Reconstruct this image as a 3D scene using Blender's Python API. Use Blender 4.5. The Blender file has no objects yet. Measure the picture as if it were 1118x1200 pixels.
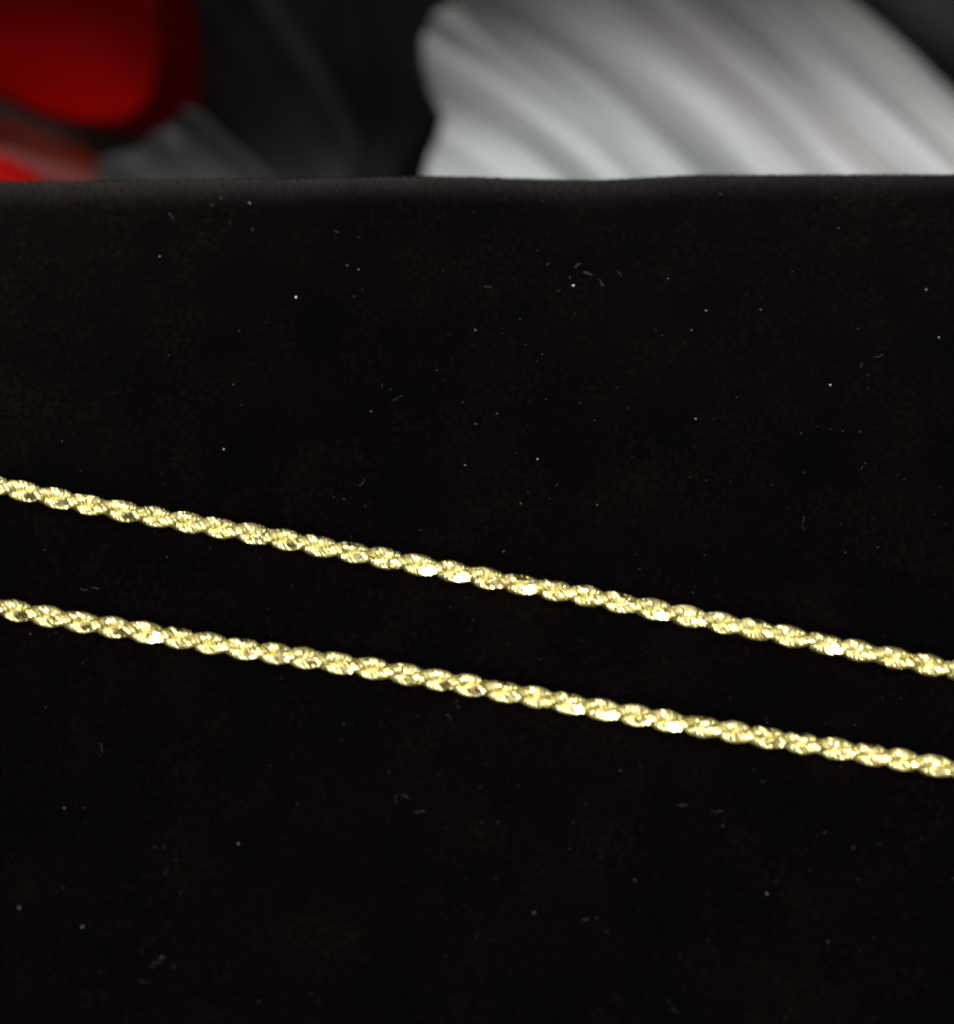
import bpy, bmesh, math, random
from mathutils import Vector, Matrix, noise

random.seed(7)
sc = bpy.context.scene
COL = sc.collection
rad = math.radians

# ------------------------------------------------------------------ camera
PITCH, PAD_TILT = rad(30), rad(35)
FOCUS = Vector((0.0, 0.0, 0.065))            # where the lens axis meets the velvet
DIST = 0.30
PXM = 0.0001                                 # 0.1 mm per photo pixel at the velvet
FWD = Vector((0, math.cos(PITCH), -math.sin(PITCH)))
UP = Vector((0, math.sin(PITCH), math.cos(PITCH)))
RIGHT = Vector((1, 0, 0))
CAM = FOCUS - FWD * DIST
cd = bpy.data.cameras.new("camera")
cam = bpy.data.objects.new("camera", cd); COL.objects.link(cam)
cam.location = CAM
cam.rotation_euler = (math.pi / 2 - PITCH, 0, 0)
cd.sensor_fit = 'HORIZONTAL'; cd.sensor_width = 36.0
cd.lens = 36.0 * DIST / (1118 * PXM)
cd.clip_start, cd.clip_end = 0.01, 20.0
cd.dof.use_dof = True
cd.dof.focus_distance = 0.303
cd.dof.aperture_fstop = cd.lens / 6.2        # about 6 mm opening
cd.dof.aperture_blades = 0
sc.camera = cam

# ------------------------------------------------------------------ world and lamps
w = bpy.data.worlds.new("World"); sc.world = w; w.use_nodes = True
w.node_tree.nodes["Background"].inputs[0].default_value = (1.0, 0.96, 0.90, 1)
w.node_tree.nodes["Background"].inputs[1].default_value = 0.065

def area_lamp(name, loc, target, size, watts, col=(1, 0.965, 0.92), spread=180):
    d = bpy.data.lights.new(name, 'AREA'); d.shape = 'DISK'; d.size = size
    d.energy = watts; d.color = col; d.spread = rad(spread)
    o = bpy.data.objects.new(name, d); COL.objects.link(o)
    o.location = loc
    o.rotation_euler = (Vector(target) - Vector(loc)).to_track_quat('-Z', 'Y').to_euler()
    return o

area_lamp("front_lamp", (0.06, -0.52, 0.085), (0.0, -0.01, 0.06), 0.20, 0.33, spread=40)
area_lamp("back_lamp", (-0.08, 0.63, 0.39), (0, -0.02, 0.06), 0.18, 0.42, spread=25)
area_lamp("side_lamp", (-0.50, -0.26, 0.42), (0, -0.02, 0.06), 0.18, 0.13, spread=28)
area_lamp("right_fill", (0.46, -0.10, 0.46), (0.0, -0.02, 0.05), 0.16, 0.15, spread=32)  # added fill from the right; no desk lamp stands there
area_lamp("flower_fill", (-0.09, -0.10, 0.60), (-0.10, 0.112, 0.0), 0.03, 0.27, spread=22)  # added unseen beam: red flower bright below, fading towards its top
area_lamp("flower_fill", (0.09, -0.10, 0.60), (0.035, 0.134, 0.0), 0.04, 0.19, (0.96, 0.985, 1.0), spread=22)  # second added beam, cooler, for the same fade on the white flower

sc.view_settings.view_transform = 'Standard'
sc.view_settings.look = 'None'
sc.view_settings.exposure = 0.0
sc.view_settings.gamma = 1.0
sc.render.engine = 'CYCLES'
sc.cycles.use_denoising = True
sc.cycles.max_bounces = 8
sc.cycles.filter_width = 2.3

# ------------------------------------------------------------------ helpers
def ray(px, py):
    d = FWD * DIST + RIGHT * ((px - 559) * PXM) + UP * ((600 - py) * PXM)
    return d.normalized()

def hit(px, py, p0, n):
    d = ray(px, py)
    return CAM + d * ((p0 - CAM).dot(n) / d.dot(n))

def interp(tab, x):
    if x <= tab[0][0]: return tab[0][1]
    for (a, b), (c, d) in zip(tab, tab[1:]):
        if x <= c:
            t = (x - a) / (c - a); t = t * t * (3 - 2 * t)
            return b + (d - b) * t
    return tab[-1][1]

def mesh_obj(name, verts, faces, mat, parent=None, smooth=True):
    me = bpy.data.meshes.new(name)
    me.from_pydata([tuple(v) for v in verts], [], faces)
    me.update()
    if smooth:
        me.polygons.foreach_set("use_smooth", [True] * len(me.polygons))
    o = bpy.data.objects.new(name, me); COL.objects.link(o)
    if mat: me.materials.append(mat)
    if parent: o.parent = parent
    return o

def tag(o, label=None, cat=None, group=None, kind=None):
    if label: o["label"] = label
    if cat: o["category"] = cat
    if group: o["group"] = group
    if kind: o["kind"] = kind
    return o

def empty(name, loc):
    o = bpy.data.objects.new(name, None); COL.objects.link(o)
    o.location = loc; o.empty_display_size = 0.01
    return o

def new_mat(name):
    m = bpy.data.materials.new(name); m.use_nodes = True
    nt = m.node_tree
    return m, nt, nt.nodes["Principled BSDF"], nt.nodes.new, nt.links.new

def ramp(nt, stops):
    r = nt.nodes.new("ShaderNodeValToRGB")
    el = r.color_ramp.elements
    while len(el) < len(stops): el.new(0.5)
    for e, (p, c) in zip(el, stops):
        e.position = p; e.color = (*c, 1)
    return r

# ------------------------------------------------------------------ materials
def velvet_mat():
    m, nt, b, N, L = new_mat("black_velvet")
    tc = N("ShaderNodeTexCoord")
    n1 = N("ShaderNodeTexNoise"); n1.inputs["Scale"].default_value = 85; n1.inputs["Detail"].default_value = 4
    n2 = N("ShaderNodeTexNoise"); n2.inputs["Scale"].default_value = 2600; n2.inputs["Detail"].default_value = 2
    n3 = N("ShaderNodeTexNoise"); n3.inputs["Scale"].default_value = 420; n3.inputs["Detail"].default_value = 5
    for n in (n1, n2, n3): L(tc.outputs["Object"], n.inputs["Vector"])
    r1 = ramp(nt, [(0.35, (0.0002, 0.00008, 0.00006)), (0.7, (0.0007, 0.00025, 0.0002))])
    L(n1.outputs["Fac"], r1.inputs["Fac"]); n4 = N("ShaderNodeTexNoise"); n4.inputs["Scale"].default_value = 1500; n4.inputs["Detail"].default_value = 3
    L(tc.outputs["Object"], n4.inputs["Vector"])
    n5 = N("ShaderNodeTexNoise"); n5.inputs["Scale"].default_value = 130; n5.inputs["Detail"].default_value = 2
    L(tc.outputs["Object"], n5.inputs["Vector"])
    sp = N("ShaderNodeMath"); sp.operation = 'MULTIPLY_ADD'      # paler nap where the pile is ruffled
    L(n5.outputs["Fac"], sp.inputs[0]); sp.inputs[1].default_value = 0.5; L(n4.outputs["Fac"], sp.inputs[2])
    r4 = ramp(nt, [(0.76, (0.0, 0.0, 0.0)), (1.0, (0.0012, 0.0007, 0.0006))])
    L(sp.outputs[0], r4.inputs["Fac"])
    mx = N("ShaderNodeMix"); mx.data_type = 'RGBA'; mx.blend_type = 'ADD'; mx.inputs["Factor"].default_value = 1.0
    L(r1.outputs["Color"], mx.inputs["A"]); L(r4.outputs["Color"], mx.inputs["B"])
    L(mx.outputs["Result"], b.inputs["Base Color"])
    b.inputs["Roughness"].default_value = 0.95
    b.inputs["Specular IOR Level"].default_value = 0.02
    mul = N("ShaderNodeMath"); mul.operation = 'MULTIPLY'
    r3 = ramp(nt, [(0.38, (0.35,) * 3), (0.68, (1.0,) * 3)])
    L(n3.outputs["Fac"], r3.inputs["Fac"])
    L(r3.outputs["Color"], mul.inputs[0]); mul.inputs[1].default_value = 0.0655
    L(mul.outputs[0], b.inputs["Sheen Weight"])
    b.inputs["Sheen Roughness"].default_value = 0.09
    b.inputs["Sheen Tint"].default_value = (1.0, 0.66, 0.56, 1)
    add = N("ShaderNodeMath"); add.operation = 'MULTIPLY_ADD'
    L(n3.outputs["Fac"], add.inputs[0]); add.inputs[1].default_value = 0.8
    L(n2.outputs["Fac"], add.inputs[2])
    bp = N("ShaderNodeBump"); bp.inputs["Strength"].default_value = 0.35; bp.inputs["Distance"].default_value = 0.00022
    L(add.outputs[0], bp.inputs["Height"]); L(bp.outputs["Normal"], b.inputs["Normal"])
    return m

def gold_mat():
    m, nt, b, N, L = new_mat("yellow_gold")
    b.inputs["Metallic"].default_value = 1.0
    info = N("ShaderNodeObjectInfo")
    r = ramp(nt, [(0.0, (0.79, 0.71, 0.31)), (0.8, (0.82, 0.755, 0.37)), (1.0, (0.81, 0.68, 0.33))])
    L(info.outputs["Random"], r.inputs["Fac"]); L(r.outputs["Color"], b.inputs["Base Color"])
    rr = N("ShaderNodeMapRange"); rr.inputs["To Min"].default_value = 0.32; rr.inputs["To Max"].default_value = 0.48
    L(info.outputs["Random"], rr.inputs["Value"]); L(rr.outputs["Result"], b.inputs["Roughness"])
    return m

def petal_mat(name, stops, scale=(60, 60, 60), rough=0.6, sheen=0.0, detail=4, aniso=None):
    """Petal tissue: mottled colour, veins along the object's texture axis."""
    m, nt, b, N, L = new_mat(name)
    tc = N("ShaderNodeTexCoord"); mp = N("ShaderNodeMapping")
    mp.inputs["Scale"].default_value = scale
    if aniso: mp.inputs["Rotation"].default_value = aniso
    L(tc.outputs["Object"], mp.inputs["Vector"])
    n = N("ShaderNodeTexNoise"); n.inputs["Scale"].default_value = 1.0; n.inputs["Detail"].default_value = detail
    L(mp.outputs["Vector"], n.inputs["Vector"])
    r = ramp(nt, stops); L(n.outputs["Fac"], r.inputs["Fac"]); L(r.outputs["Color"], b.inputs["Base Color"])
    b.inputs["Roughness"].default_value = rough
    b.inputs["Specular IOR Level"].default_value = 0.05
    bp = N("ShaderNodeBump"); bp.inputs["Strength"].default_value = 0.3; bp.inputs["Distance"].default_value = 0.0006
    L(n.outputs["Fac"], bp.inputs["Height"]); L(bp.outputs["Normal"], b.inputs["Normal"])
    return m

M_VELVET = velvet_mat()
M_GOLD = gold_mat()
M_POLISH = gold_mat(); M_POLISH.name = "polished_gold_facet"
for nd in M_POLISH.node_tree.nodes:
    if nd.type == "MAP_RANGE": nd.inputs["To Min"].default_value, nd.inputs["To Max"].default_value = 0.16, 0.22
M_RED = petal_mat("red_petal", [(0.3, (0.40, 0.0012, 0.0008)), (0.7, (0.52, 0.002, 0.001))], (25, 25, 25))
M_DKRED = petal_mat("dark_red_petal", [(0.3, (0.20, 0.0015, 0.0015)), (0.7, (0.32, 0.003, 0.003))], (25, 25, 25))
M_RUST = petal_mat("rusty_petal", [(0.3, (0.08, 0.007, 0.004)), (0.7, (0.14, 0.022, 0.012))], (40, 40, 40))
M_PINK = petal_mat("pale_pink_petal", [(0.3, (0.11, 0.018, 0.016)), (0.7, (0.16, 0.05, 0.046))], (40, 40, 40))
def white_mat():
    m, nt, b, N, L = new_mat("white_petal")
    at = N("ShaderNodeAttribute"); at.attribute_name = "vein"
    L(at.outputs["Color"], b.inputs["Base Color"])
    b.inputs["Roughness"].default_value = 0.6; b.inputs["Specular IOR Level"].default_value = 0.05
    return m
M_WHITE = white_mat()
M_LEAF = petal_mat("charcoal_leaf", [(0.3, (0.055, 0.055, 0.057)), (0.7, (0.12, 0.12, 0.124))], (30, 30, 30))
M_GREY = petal_mat("grey_leaf", [(0.3, (0.024, 0.025, 0.027)), (0.7, (0.06, 0.06, 0.065))], (30, 30, 30))
M_CLOTH = petal_mat("dark_tablecloth", [(0.3, (0.05, 0.05, 0.053)), (0.7, (0.085, 0.085, 0.09))], (35, 35, 35), rough=0.9)

# ------------------------------------------------------------------ tablecloth
def tablecloth():
    nx, ny = 120, 100
    vs, fs = [], []
    for j in range(ny + 1):
        for i in range(nx + 1):
            x = -0.7 + 1.4 * i / nx; y = -0.35 + 1.45 * j / ny
            z = 0.0025 * noise.noise(Vector((x * 9, y * 9, 3.1)))
            if y > 0.1: z += 0.004 * noise.noise(Vector((x * 22 + y * 9, y * 14, 8.7)))
            vs.append((x, y, z - 0.004))
    for j in range(ny):
        for i in range(nx):
            a = j * (nx + 1) + i
            fs.append((a, a + 1, a + nx + 2, a + nx + 1))
    o = mesh_obj("tablecloth", vs, fs, M_CLOTH)
    tag(o, kind="structure")
tablecloth()

# ------------------------------------------------------------------ velvet pad
PN = Vector((0, -math.sin(PAD_TILT), math.cos(PAD_TILT)))       # pad normal
PS = Vector((0, math.cos(PAD_TILT), math.sin(PAD_TILT)))        # up the slope
W, RS = 0.084, 0.007            # half width and rounding of the sides
s_edge = (hit(559, 207, FOCUS, PN) - FOCUS).dot(PS)
RT = 0.0085                     # rounding of the far edge

def edge_dip(x):
    px = 559 + x / PXM
    return interp([(-300, -0.0005), (0, -0.00065), (300, -0.0003), (500, 0.0), (700, -0.00045), (850, 0.00015), (1118, 0.0002), (1500, -0.0003)], px)

def swell(x, s):
    """soft unevenness of the padding, along the pad normal"""
    u = 0.00035 * noise.noise(Vector((x * 30, s * 30, 1.7)))
    u += 0.00045 * noise.noise(Vector((x * 10 + s * 6, s * 45, 5.2)))
    f = s + 0.16 * x                          # soft creases low on the pad
    fade = max(0.0, min(1.0, (-0.022 - f) / 0.012))
    u += fade * 0.00035 * math.sin(f / 0.0021 + 1.5 * noise.noise(Vector((x * 25, s * 25, 6.6))))
    k = max(0.0, min(1.0, (s - (s_edge - 0.03)) / 0.03))
    return u * (1 - 0.8 * k) + edge_dip(x) * 2.1 * k * k

def velvet_pad():
    prof = []                                   # (point s, n, normal angle) list, closed in the y-z plane
    s_top = s_edge - RT * 0.55
    s_bot = -0.083
    for i in range(150):
        prof.append(FOCUS + PS * (s_bot + (s_top - s_bot) * i / 149))
    c = FOCUS + PS * s_top - PN * RT
    a0 = math.pi / 2 - (-(PAD_TILT)) if False else 0
    # far edge: turn from the pad normal round to straight back and down
    ang_end = PAD_TILT + math.pi / 2
    for i in range(1, 31):
        a = ang_end * i / 30
        prof.append(c + (PN * math.cos(a) + PS * math.sin(a)) * RT)
    last = prof[-1]
    for i in range(1, 16):
        prof.append(Vector((0, last.y, last.z + (0.004 - last.z) * i / 15)))
    prof.append(Vector((0, last.y - 0.003, 0.001)))
    first = prof[0]
    y_f = first.y - 0.008
    prof.append(Vector((0, y_f + 0.003, 0.001)))
    prof.append(Vector((0, y_f, 0.004)))
    for i in range(1, 9):                       # front lip
        a = math.pi / 2 + PAD_TILT - (math.pi / 2 + PAD_TILT) * 0
        t = i / 9
        p = Vector((0, y_f, 0.004)).lerp(first, t)
        p += Vector((0, -1, 0.7)).normalized() * 0.0035 * math.sin(math.pi * t)
        prof.append(p)
    n = len(prof)
    # inward normals of the closed profile
    cen = sum(prof, Vector()) / n
    nors = []
    for i in range(n):
        t = (prof[(i + 1) % n] - prof[i - 1]).normalized()
        nn = Vector((0, -t.z, t.y))
        if nn.dot(prof[i] - cen) < 0: nn = -nn
        nors.append(nn)
    xs = []
    core = 170
    for i in range(1, 9):
        a = math.pi / 2 * (1 - i / 9); xs.append((-(W - RS) - RS * math.sin(a), RS * (1 - math.cos(a))))
    for i in range(core + 1): xs.append((-(W - RS) + 2 * (W - RS) * i / core, 0.0))
    for i in range(1, 9):
        a = math.pi / 2 * i / 9; xs.append((W - RS + RS * math.sin(a), RS * (1 - math.cos(a))))
    vs, fs = [], []
    for x, d in xs:
        for p, nn in zip(prof, nors):
            s = (p - FOCUS).dot(PS)
            up = max(0.0, nn.dot(PN))
            q = p + nn * (-d * min(1.0, up * 1.6) + swell(x, min(s, s_edge)) * up)
            vs.append((x, q.y, max(q.z, 0.0005)))
    for k in range(len(xs) - 1):
        for i in range(n):
            j = (i + 1) % n
            fs.append((k * n + i, k * n + j, (k + 1) * n + j, (k + 1) * n + i))
    fs.append(tuple(range(n))[::-1]); fs.append(tuple((len(xs) - 1) * n + i for i in range(n)))
    o = mesh_obj("velvet_pad", vs, fs, M_VELVET)
    bm = bmesh.new(); bm.from_mesh(o.data); bmesh.ops.recalc_face_normals(bm, faces=bm.faces); bm.to_mesh(o.data); bm.free()
    tag(o, "sloping black velvet jewellery pad with a rounded far edge, under both chains", "display pad")
    return o
pad = velvet_pad()

# ------------------------------------------------------------------ nap of the velvet
def nap():
    """short upright pile fibres: thick on the rounded far edge, thinner over the face"""
    m, nt, b, N, L = new_mat("velvet_nap")
    b.inputs["Base Color"].default_value = (0.0030, 0.0015, 0.0012, 1)
    b.inputs["Roughness"].default_value = 0.9; b.inputs["Specular IOR Level"].default_value = 0.03
    b.inputs["Sheen Weight"].default_value = 0.04; b.inputs["Sheen Roughness"].default_value = 0.3
    b.inputs["Sheen Tint"].default_value = (1.0, 0.70, 0.60, 1)
    rnd = random.Random(12)
    vs, fs = [], []
    me = pad.data
    def put(p, n, ln):
        side = n.cross(Vector((rnd.gauss(0, 1), rnd.gauss(0, 1), rnd.gauss(0, 1)))).normalized()
        tip = p + (n + side.cross(n) * rnd.gauss(0.1, 0.45) + side * rnd.gauss(0, 0.35)).normalized() * ln
        k = len(vs); wd = rnd.uniform(0.25, 0.45) * PXM
        vs.extend((p - side * wd, p + side * wd, tip)); fs.append((k, k + 1, k + 2))
    for f in me.polygons:
        if len(f.vertices) != 4: continue
        n = f.normal; c = f.center
        if abs(c.x) > 0.072 or c.z < 0.02: continue
        s = (c - FOCUS).dot(PS)
        up = n.dot(PN)
        if up < -0.1: continue
        q = [me.vertices[i].co for i in f.vertices]
        cnt = 3.0 if up > 0.985 else 9.0
        cnt *= f.area / 8.0e-7
        k = int(cnt) + (1 if rnd.random() < cnt - int(cnt) else 0)
        for _ in range(k):
            a, bb = rnd.random(), rnd.random()
            p = q[0].lerp(q[1], a).lerp(q[3].lerp(q[2], a), bb)
            put(p, n, rnd.uniform(1.5, 4.2) * PXM)
    o = mesh_obj("nap", vs, fs, m, pad, smooth=False); o["kind"] = "stuff"
    print("nap fibres", len(fs))
nap()

# ------------------------------------------------------------------ lint on the velvet
def lint():
    m, nt, b, N, L = new_mat("lint")
    at = N("ShaderNodeAttribute"); at.attribute_name = "tone"
    L(at.outputs["Color"], b.inputs["Base Color"]); b.inputs["Roughness"].default_value = 0.7
    rnd = random.Random(31)
    vs, fs, tones = [], [], []
    def surf(px, py):
        p = hit(px, py, FOCUS, PN)
        s = (p - FOCUS).dot(PS)
        return p + PN * (swell(p.x, s) + 0.00012)
    def speck(p, r, tone):
        k = len(vs)
        ax = [Vector((rnd.uniform(-1, 1), rnd.uniform(-1, 1), rnd.uniform(-1, 1))).normalized() * r * rnd.uniform(0.6, 1.3) for _ in range(4)]
        up = PN * r
        for q in (p + PS * r * rnd.uniform(.6, 1.4), p + RIGHT * r * rnd.uniform(.6, 1.3), p - PS * r * rnd.uniform(.6, 1.4), p - RIGHT * r * rnd.uniform(.6, 1.3), p + up + ax[0] * 0.3, p - up):
            vs.append(q); tones.append(tone)
        for i in range(4):
            fs.append((k + i, k + (i + 1) % 4, k + 4)); fs.append((k + (i + 1) % 4, k + i, k + 5))
    def fibre(p, ln, wd, tone):
        a = rnd.uniform(0, math.pi); bend = rnd.uniform(-1.6, 1.6)
        pts = []
        q = p.copy()
        for i in range(6):
            pts.append(q.copy())
            d = RIGHT * math.cos(a) + PS * math.sin(a) + PN * rnd.uniform(-0.25, 0.25)
            q += d * ln / 5; a += bend / 5 + rnd.uniform(-.2, .2)
        k = len(vs)
        for i, q in enumerate(pts):
            d = (pts[min(i + 1, 5)] - pts[max(i - 1, 0)]).normalized()
            sd = d.cross(PN).normalized() * wd
            for o in (sd, PN * wd, -sd):
                vs.append(q + o); tones.append(tone)
        for i in range(5):
            for j in range(3):
                a0 = k + i * 3 + j; a1 = k + i * 3 + (j + 1) % 3
                fs.append((a0, a1, a1 + 3, a0 + 3))
    # a few clear specks where the photograph has them
    for x, y, r, t in [(347, 348, 1.5, .9), (672, 334, 1.2, .7), (292, 236, 1.3, .3), (1100, 396, 1.1, .45), (973, 452, 1.3, .4),
                       (262, 526, 1.2, .45), (420, 316, 1.1, .35), (187, 299, 1.0, .35), (557, 387, 1, .3), (630, 538, 1.1, .45),
                       (970, 1104, 1.2, .5), (899, 1047, 1.1, .35), (96, 1085, 1.2, .4), (279, 988, 1, .35), (22, 1063, 1.2, .3),
                       (75, 946, 1, .3), (545, 545, 1, .3), (891, 364, 1, .3), (827, 365, 1, .35), (810, 388, 1, .25), (1085, 340, 1.1, .3),
                       (815, 492, 1.1, .35), (626, 1070, 1, .3), (744, 1031, 1, .25)]:
        if t < 0.6: t *= 0.6 if y < 800 else 0.4
        speck(surf(x, y), r * PXM, (t,) * 3)
    for i in range(270):
        py = rnd.uniform(225, 1215)
        t = min(0.14, 0.007 / (rnd.random() + 0.05))
        if py > 780: t *= 0.4
        w_ = rnd.uniform(-.1, .1)
        speck(surf(rnd.uniform(-60, 1180), py), rnd.uniform(0.5, 1.15) * PXM, (t, t * (0.93 + w_ * .4), t * (0.9 + w_)))
    for i in range(26):
        # loose fibres gather in clumps
        cx, cy = rnd.uniform(-40, 1160), 230 + 980 * rnd.random() ** 1.35
        for k in range(rnd.randint(1, 3)):
            t = min(0.03, 0.003 / (rnd.random() + 0.07))
            fibre(surf(cx + rnd.gauss(0, 14), cy + rnd.gauss(0, 10)), rnd.choice((3, 5, 6, 8, 12)) * rnd.uniform(0.7, 1.2) * PXM, rnd.uniform(0.22, 0.4) * PXM, (t, t * .93, t * .92))
    o = mesh_obj("lint", vs, fs, m, smooth=False)
    a = o.data.color_attributes.new("tone", 'FLOAT_COLOR', 'POINT')
    for i, t in enumerate(tones): a.data[i].color = (*t, 1)
    tag(o, "pale specks and loose fibres of lint scattered over the black velvet", "lint", kind="stuff")
lint()

# ------------------------------------------------------------------ gold rope chains
LINK_R, WIRE = 5.9 * PXM, 2.05 * PXM
def link_mesh(seed):
    rnd = random.Random(seed)
    vs, fs = [], []
    nu, nv = 14, 6
    cut = rnd.uniform(0.92, 0.97)
    cuts = [rnd.uniform(0, 2 * math.pi) for _ in range(3)]
    for i in range(nu):
        a = 2 * math.pi * i / nu
        for j in range(nv):
            b = 2 * math.pi * (j + 0.5) / nv
            rr = LINK_R + WIRE * math.cos(b)
            p = Vector((rr * math.cos(a), rr * math.sin(a) * 0.97, WIRE * 1.12 * math.sin(b)))
            for c in cuts:                     # diamond-cut flats on the outside
                d = Vector((math.cos(c), math.sin(c), 0))
                over = p.dot(d) - (LINK_R + WIRE) * cut
                if over > 0: p -= d * over
            vs.append(p)
    for i in range(nu):
        for j in range(nv):
            fs.append((i * nv + j, ((i + 1) % nu) * nv + j, ((i + 1) % nu) * nv + (j + 1) % nv, i * nv + (j + 1) % nv))
    me = bpy.data.meshes.new("link")
    me.from_pydata([tuple(v) for v in vs], [], fs); me.update()
    me.polygons.foreach_set("use_smooth", [True] * len(me.polygons))
    me.materials.append(M_GOLD); me.materials.append(M_POLISH)
    try: me.set_sharp_from_angle(angle=rad(38))
    except Exception: pass
    return me
LINKS = [link_mesh(s) for s in range(6)]
SEAT = 8.2 * PXM                               # height of the chain's axis over the velvet

def rope_chain(pa, pb, lead_px, phase, seed, label):
    rnd = random.Random(seed)
    A, B = hit(*pa, FOCUS, PN), hit(*pb, FOCUS, PN)
    T = (B - A).normalized()
    side = PN.cross(T).normalized()
    org = A + T * ((0 - A.x) / T.x)            # where the chain crosses x = 0
    cosx = T.x
    # arc-length path: across the pad, over its rounded side, down the side
    flat = (W - RS) / cosx
    Rb = RS + SEAT
    def frame(l):
        sg = 1 if l >= 0 else -1
        al = abs(l)
        if al <= flat:
            p = org + T * l
            s = (p - FOCUS).dot(PS)
            wob = 0.00022 * noise.noise(Vector((l * 60, seed * 3.3, 0.5))) + 0.0005 * noise.noise(Vector((l * 14, seed * 1.3, 2.5)))
            return p + PN * (SEAT + swell(p.x, s)) + side * wob, T, PN
        arc = al - flat
        a = min(arc / Rb, math.pi / 2)
        e = org + T * (sg * flat)
        p = e + PN * (-RS) + (PN * math.cos(a) + T * sg * math.sin(a)) * Rb
        t = (T * sg * math.cos(a) - PN * math.sin(a)) * sg
        nrm = PN * math.cos(a) + T * sg * math.sin(a)
        extra = arc - Rb * math.pi / 2
        if extra > 0: p = p - PN * extra
        return p, t, nrm
    lead = lead_px * PXM
    r_h = 5.0 * PXM
    step = 3.95 * PXM / 1.05
    def facet(i, upper):
        f = random.Random(i * 131 + seed * 977 + (5 if upper else 0))
        if f.random() > (0.30 if upper else 0.36): return None, 0, 0
        a = rad(f.uniform(30, 52)) if upper else -rad(f.uniform(33, 46))
        return a, (r_h * abs(math.sin(a)) + LINK_R + WIRE - f.uniform(1.8, 3.0) * PXM), f.gauss(0, 0.09)
    root = empty("rope_chain", org + PN * SEAT)
    tag(root, label, "chain", "gold rope chains lying across the velvet")
    inv = Matrix.Translation(-root.location)
    half_view = 0.0605 / cosx
    L_end = flat + Rb * math.pi / 2 + 0.012
    rest_v, rest_f = [], []
    shown = []
    for strand in (0, 1):
        l = -L_end + (step * 0.5 if strand else 0)
        k = 0
        while l < L_end:
            c, t, nrm = frame(l)
            bb = nrm.cross(t).normalized()
            jit = 0.30 * noise.noise(Vector((l * 190, seed * 7.7, 4.0)))
            ph = (2 * math.pi * l / lead) + phase + strand * math.pi + jit
            rh = r_h * (1 + 0.14 * noise.noise(Vector((l * 300, seed * 2.1 + strand, 9.0))))
            radial = nrm * math.cos(ph) + bb * math.sin(ph)
            tang = -nrm * math.sin(ph) + bb * math.cos(ph)
            p = c + radial * rh
            D = (t + tang * (2 * math.pi * rh / lead)).normalized()
            tw = D.cross(radial).normalized()
            # links lean over one another
            lean = rad(30) + rnd.gauss(0, 0.12)
            Z = (D * math.cos(lean) - tw * math.sin(lean) + radial * rnd.gauss(0, 0.13)).normalized()
            X = radial - Z * radial.dot(Z); X.normalize()
            Y = Z.cross(X)
            if rnd.random() < 0.5: X, Y = -X, -Y
            Y = Y * 1.13                      # oval links, laid along the rope
            sz = rnd.uniform(0.94, 1.0)
            mw = Matrix(((X.x * sz, Y.x * sz, Z.x * sz, p.x), (X.y * sz, Y.y * sz, Z.y * sz, p.y), (X.z * sz, Y.z * sz, Z.z * sz, p.z), (0, 0, 0, 1)))
            ml = inv @ mw
            me = LINKS[rnd.randrange(len(LINKS))]
            cutd = []
            sn = math.sin(ph)
            if abs(sn) > 0.62:
                fa, fr, tip = facet(round((ph - math.pi / 2) / math.pi) + 1000 * strand, sn > 0)
                if fa is not None:
                    cutd.append((nrm * math.cos(fa) + bb * math.sin(fa) + t * tip, fr))
            if cutd:                           # polished flats cut across the outside of the rope
                m2 = me.copy(); imw = mw.inverted(); touched = set()
                for v in m2.vertices:
                    g = mw @ v.co
                    for nf, fr in cutd:
                        over = (g - c).dot(nf) - fr
                        if over > 0: g = g - nf * (over / nf.length_squared); touched.add(v.index)
                    v.co = imw @ g
                if touched:
                    for q in m2.polygons:
                        if all(i in touched for i in q.vertices): q.material_index = 1
                    m2.set_sharp_from_angle(angle=rad(28)); me = m2
                else: bpy.data.meshes.remove(m2)
            if abs(l) < half_view:
                shown.append((math.cos(ph), len(shown), me, ml))
            else:
                b0 = len(rest_v)
                rest_v += [ml @ v.co for v in me.vertices]
                rest_f += [tuple(b0 + i for i in q.vertices) for q in me.polygons]
            l += step; k += 1
    shown.sort(key=lambda a: (-a[0], a[1]))    # the 300 links that face out most are parts of their own
    for i, (_, _, me, ml) in enumerate(shown):
        if i < 300:
            o = bpy.data.objects.new("link", me); COL.objects.link(o)
            o.parent = root; o.matrix_local = ml
        else:
            b0 = len(rest_v)
            rest_v += [ml @ v.co for v in me.vertices]
            rest_f += [tuple(b0 + k for k in q.vertices) for q in me.polygons]
    n_in = len(shown)
    o = mesh_obj("link_run", rest_v, rest_f, M_GOLD, root); o["kind"] = "stuff"
    print("links in view", n_in)
rope_chain((0, 574), (1118, 786), 79.0, 0.4, 1, "gold rope chain lying higher on the velvet pad, nearer the flowers")
rope_chain((0, 714), (1118, 906), 75.5, 1.9, 2, "gold rope chain lying lower on the velvet pad, farther from the flowers")

# ------------------------------------------------------------------ flowers behind the pad
def catmull(pts, per=8, closed=True):
    out = []
    n = len(pts)
    for i in range(n if closed else n - 1):
        g = lambda k: Vector(pts[k % n]) if closed else Vector(pts[max(0, min(n - 1, k))])
        a, b, c, d = g(i - 1), g(i), g(i + 1), g(i + 2)
        for j in range(per):
            t = j / per
            out.append(0.5 * ((2 * b) + (c - a) * t + (2 * a - 5 * b + 4 * c - d) * t * t + (3 * b - a - 3 * c + d) * t ** 3))
    return out

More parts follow.
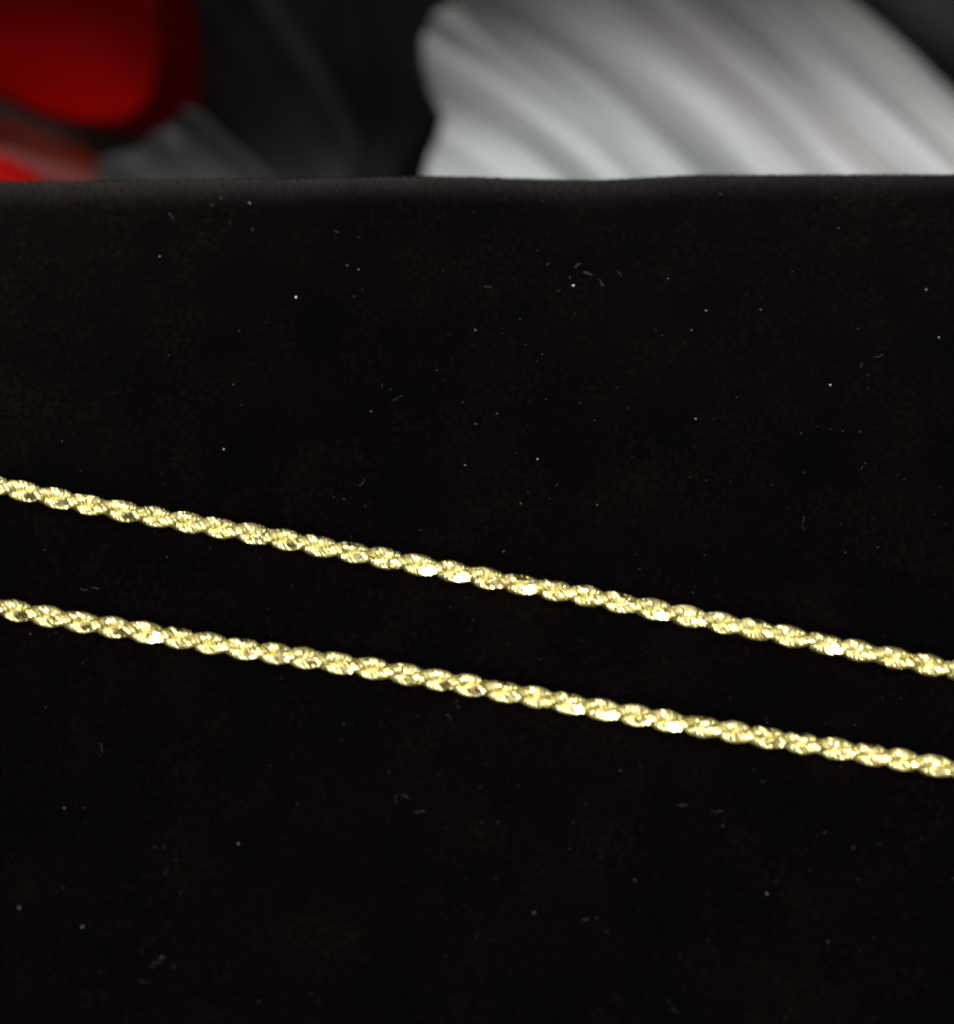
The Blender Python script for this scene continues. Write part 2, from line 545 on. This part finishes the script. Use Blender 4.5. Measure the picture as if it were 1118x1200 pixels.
def plane_at(px, py, behind, tilt, yaw=0.0):
    """a plane through the point seen at px,py that lies `behind` metres past the pad edge,
    leaning back by `tilt` from flat"""
    d = ray(px, py)
    y = (FOCUS + PS * s_edge).y + behind
    p0 = CAM + d * ((y - CAM.y) / d.y)
    n = Vector((math.sin(yaw) * math.sin(tilt), -math.cos(yaw) * math.sin(tilt), math.cos(tilt)))
    return p0, n

def hit_arched(px, py, p0, n, arch):
    """like hit(), on a sheet that leaves the plane and arches backwards as it rises"""
    K, v1 = arch
    up = Vector((0, n.z, -n.y)).normalized()
    d = ray(px, py)
    t = (p0 - CAM).dot(n) / d.dot(n)
    for _ in range(30):
        P = CAM + d * t - p0
        v = P.dot(up)
        if v <= 0: h, dh = 0.0, 0.0
        elif v < v1: h, dh = K * v * v, 2 * K * v
        else: h, dh = K * v1 * v1 + 2 * K * v1 * (v - v1), 2 * K * v1
        f = P.dot(n) + h
        df = d.dot(n) + dh * d.dot(up)
        if df > -0.03: df = -0.03
        st = max(-0.02, min(0.02, -f / df))
        t += st
        if abs(f) < 1e-7: break
    return CAM + d * t

def petal(name, outline, pl, mat, parent, arch=None, dome=0.006, ridge=None, rings=14, per=9, thick=0.0009, power=2.0, tint=None):
    p0, n = pl
    out = catmull(outline, per)
    c = sum(out, Vector((0, 0))) / len(out)
    vs, fs, cols = [], [], []
    m = len(out)
    def pt(q, r):
        if tint: cols.append(tint(q.x, q.y))
        h = dome * (1 - r ** power)
        if ridge: h += ridge(q.x, q.y)
        base = hit_arched(q.x, q.y, p0, n, arch) if arch else hit(q.x, q.y, p0, n)
        return base + n * h - parent.location
    vs.append(pt(c, 0))
    for k in range(1, rings + 1):
        r = k / rings
        for q in out: vs.append(pt(c + (q - c) * r, r))
    for i in range(m):
        fs.append((0, 1 + i, 1 + (i + 1) % m))
        for k in range(rings - 1):
            a = 1 + k * m
            fs.append((a + i, a + m + i, a + m + (i + 1) % m, a + (i + 1) % m))
    o = mesh_obj(name, vs, fs, mat, parent)
    bm = bmesh.new(); bm.from_mesh(o.data); bmesh.ops.recalc_face_normals(bm, faces=bm.faces)
    if sum((f.normal.dot(n) for f in bm.faces)) < 0: bmesh.ops.reverse_faces(bm, faces=bm.faces)
    bm.to_mesh(o.data); bm.free()
    if tint:
        ca = o.data.color_attributes.new("vein", 'FLOAT_COLOR', 'POINT')
        for i, cc in enumerate(cols): ca.data[i].color = (*cc, 1)
    sd = o.modifiers.new("thickness", 'SOLIDIFY'); sd.thickness = thick; sd.offset = -1
    return o

# red flower
rf = empty("red_flower", plane_at(100, 205, 0.20, 0)[0])
tag(rf, "out of focus red flower at the far left, behind the velvet pad", "flower")
petal("petal", [(-60, 90), (-10, 108), (50, 134), (105, 145), (150, 140), (178, 112), (187, 60), (176, -10), (120, -70), (20, -110), (-70, -60)],
      plane_at(100, 146, 0.185, rad(48)), M_RED, rf, dome=0.007)
petal("petal", [(60, 120), (120, 154), (180, 162), (222, 146), (238, 100), (232, 40), (214, -30), (120, -80), (60, 0)],
      plane_at(150, 158, 0.215, rad(48)), M_DKRED, rf, dome=0.004)
petal("petal", [(-50, 120), (0, 122), (50, 142), (100, 165), (130, 200), (140, 240), (60, 250), (0, 210), (-50, 180)],
      plane_at(60, 205, 0.190, rad(62)), M_RUST, rf, dome=0.006)
petal("petal", [(-60, 160), (0, 172), (50, 186), (105, 206), (120, 240), (40, 260), (-40, 230)],
      plane_at(40, 210, 0.180, rad(60)), M_PINK, rf, dome=0.006)
petal("petal", [(-80, 168), (-20, 176), (22, 190), (48, 212), (60, 250), (-20, 270), (-80, 240)],
      plane_at(0, 210, 0.172, rad(76)), M_DKRED, rf, dome=0.006)

# white flower: long ribbed petals whose veins run down to the right
wf = empty("white_flower", plane_at(800, 205, 0.20, 0)[0])
tag(wf, "large out of focus white flower with ribbed petals, behind the velvet pad at right", "flower")
def groove(q, q0, wd, dp): return -dp * math.exp(-((q - q0) / wd) ** 2)
def ribs(x, y):
    q = x * 0.64 - y * 0.77
    p = x * 0.77 + y * 0.64
    q += 10 * math.sin(p / 130.0)
    h = groove(q, 352, 30, 0.007) + groove(q, 452, 16, 0.0045) + groove(q, 415, 9, 0.0016) + groove(q, 508, 16, 0.005)
    h += groove(q, 243, 15, 0.004) + groove(q, 300, 14, 0.0022) + groove(q, 545, 10, 0.0014) + groove(q, 585, 14, 0.002)
    return h + 0.0007 * noise.noise(Vector((q / 14.0, p / 240.0, 0.3)))
def veins(x, y):
    """the petal's own grey veins and pink flush, running along its length"""
    q = x * 0.64 - y * 0.77; p = x * 0.77 + y * 0.64
    v = 0.5 + 0.55 * noise.noise(Vector((q / 19.0, p / 300.0, 4.2))) + 0.3 * noise.noise(Vector((q / 7.0, p / 160.0, 9.2)))
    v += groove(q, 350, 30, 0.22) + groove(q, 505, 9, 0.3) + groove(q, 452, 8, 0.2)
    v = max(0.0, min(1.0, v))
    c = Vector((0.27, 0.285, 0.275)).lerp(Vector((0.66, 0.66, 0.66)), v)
    k = max(0.0, 0.32 * math.exp(-((q - 480) / 70.0) ** 2) * (0.4 + noise.noise(Vector((q / 30.0, p / 90.0, 1.0)))))
    return c.lerp(Vector((0.50, 0.33, 0.34)), min(0.7, k))
petal("petal", [(505, 235), (500, 195), (514, 158), (519, 128), (500, 90), (496, 45), (522, -5), (590, -60), (720, -110), (860, -100), (985, -10), (1060, 52), (1130, 118), (1230, 190), (1260, 260), (1100, 290), (850, 285), (700, 280), (580, 275)],
      plane_at(800, 207, 0.185, rad(44)), M_WHITE, wf, dome=0.008, ridge=ribs, rings=60, per=14, tint=veins)
# charcoal leaves between and beside the flowers
def leaf(outline, pl, label, spine, dome=0.004, mat=M_LEAF):
    root = empty("dark_leaf", pl[0])
    tag(root, label, "leaf", "charcoal leaves behind the pad")
    (x0, y0), (x1, y1) = spine
    d = Vector((x1 - x0, y1 - y0)).normalized()
    def rid(x, y):
        q = (x - x0) * d.y - (y - y0) * d.x
        return 0.0035 * math.exp(-(q / 11.0) ** 2) - 0.0015 * math.exp(-((q - 26) / 12.0) ** 2) + 0.0007 * math.sin(q / 9.0)
    petal("blade", outline, pl, mat, root, dome=dome, ridge=rid, rings=30, per=10)
leaf([(215, 20), (240, -30), (300, -50), (350, 30), (400, 110), (420, 180), (400, 240), (340, 250), (270, 190), (230, 110)],
     plane_at(320, 207, 0.215, rad(40)), "dark charcoal leaf right beside the red flower, its rib slanting down", ((275, -20), (400, 160)))
leaf([(118, 190), (160, 172), (205, 142), (235, 136), (268, 165), (310, 205), (330, 250), (240, 265), (150, 250), (110, 220)],
     plane_at(220, 207, 0.180, rad(42)), "short grey leaf low under the red flower, above the pad edge", ((222, 140), (300, 207)), mat=M_GREY)
leaf([(390, -20), (440, -60), (500, -40), (515, 30), (505, 110), (480, 190), (430, 240), (380, 200), (370, 100)],
     plane_at(440, 207, 0.235, rad(40)), "dark charcoal leaf touching the left tip of the white flower", ((425, -30), (455, 100)))
leaf([(960, -60), (1060, -90), (1180, -40), (1220, 60), (1200, 150), (1120, 130), (1040, 60)],
     plane_at(1080, 100, 0.26, rad(45)), "dark charcoal leaf in the far right corner beyond the white flower", ((1040, -40), (1140, 70)))
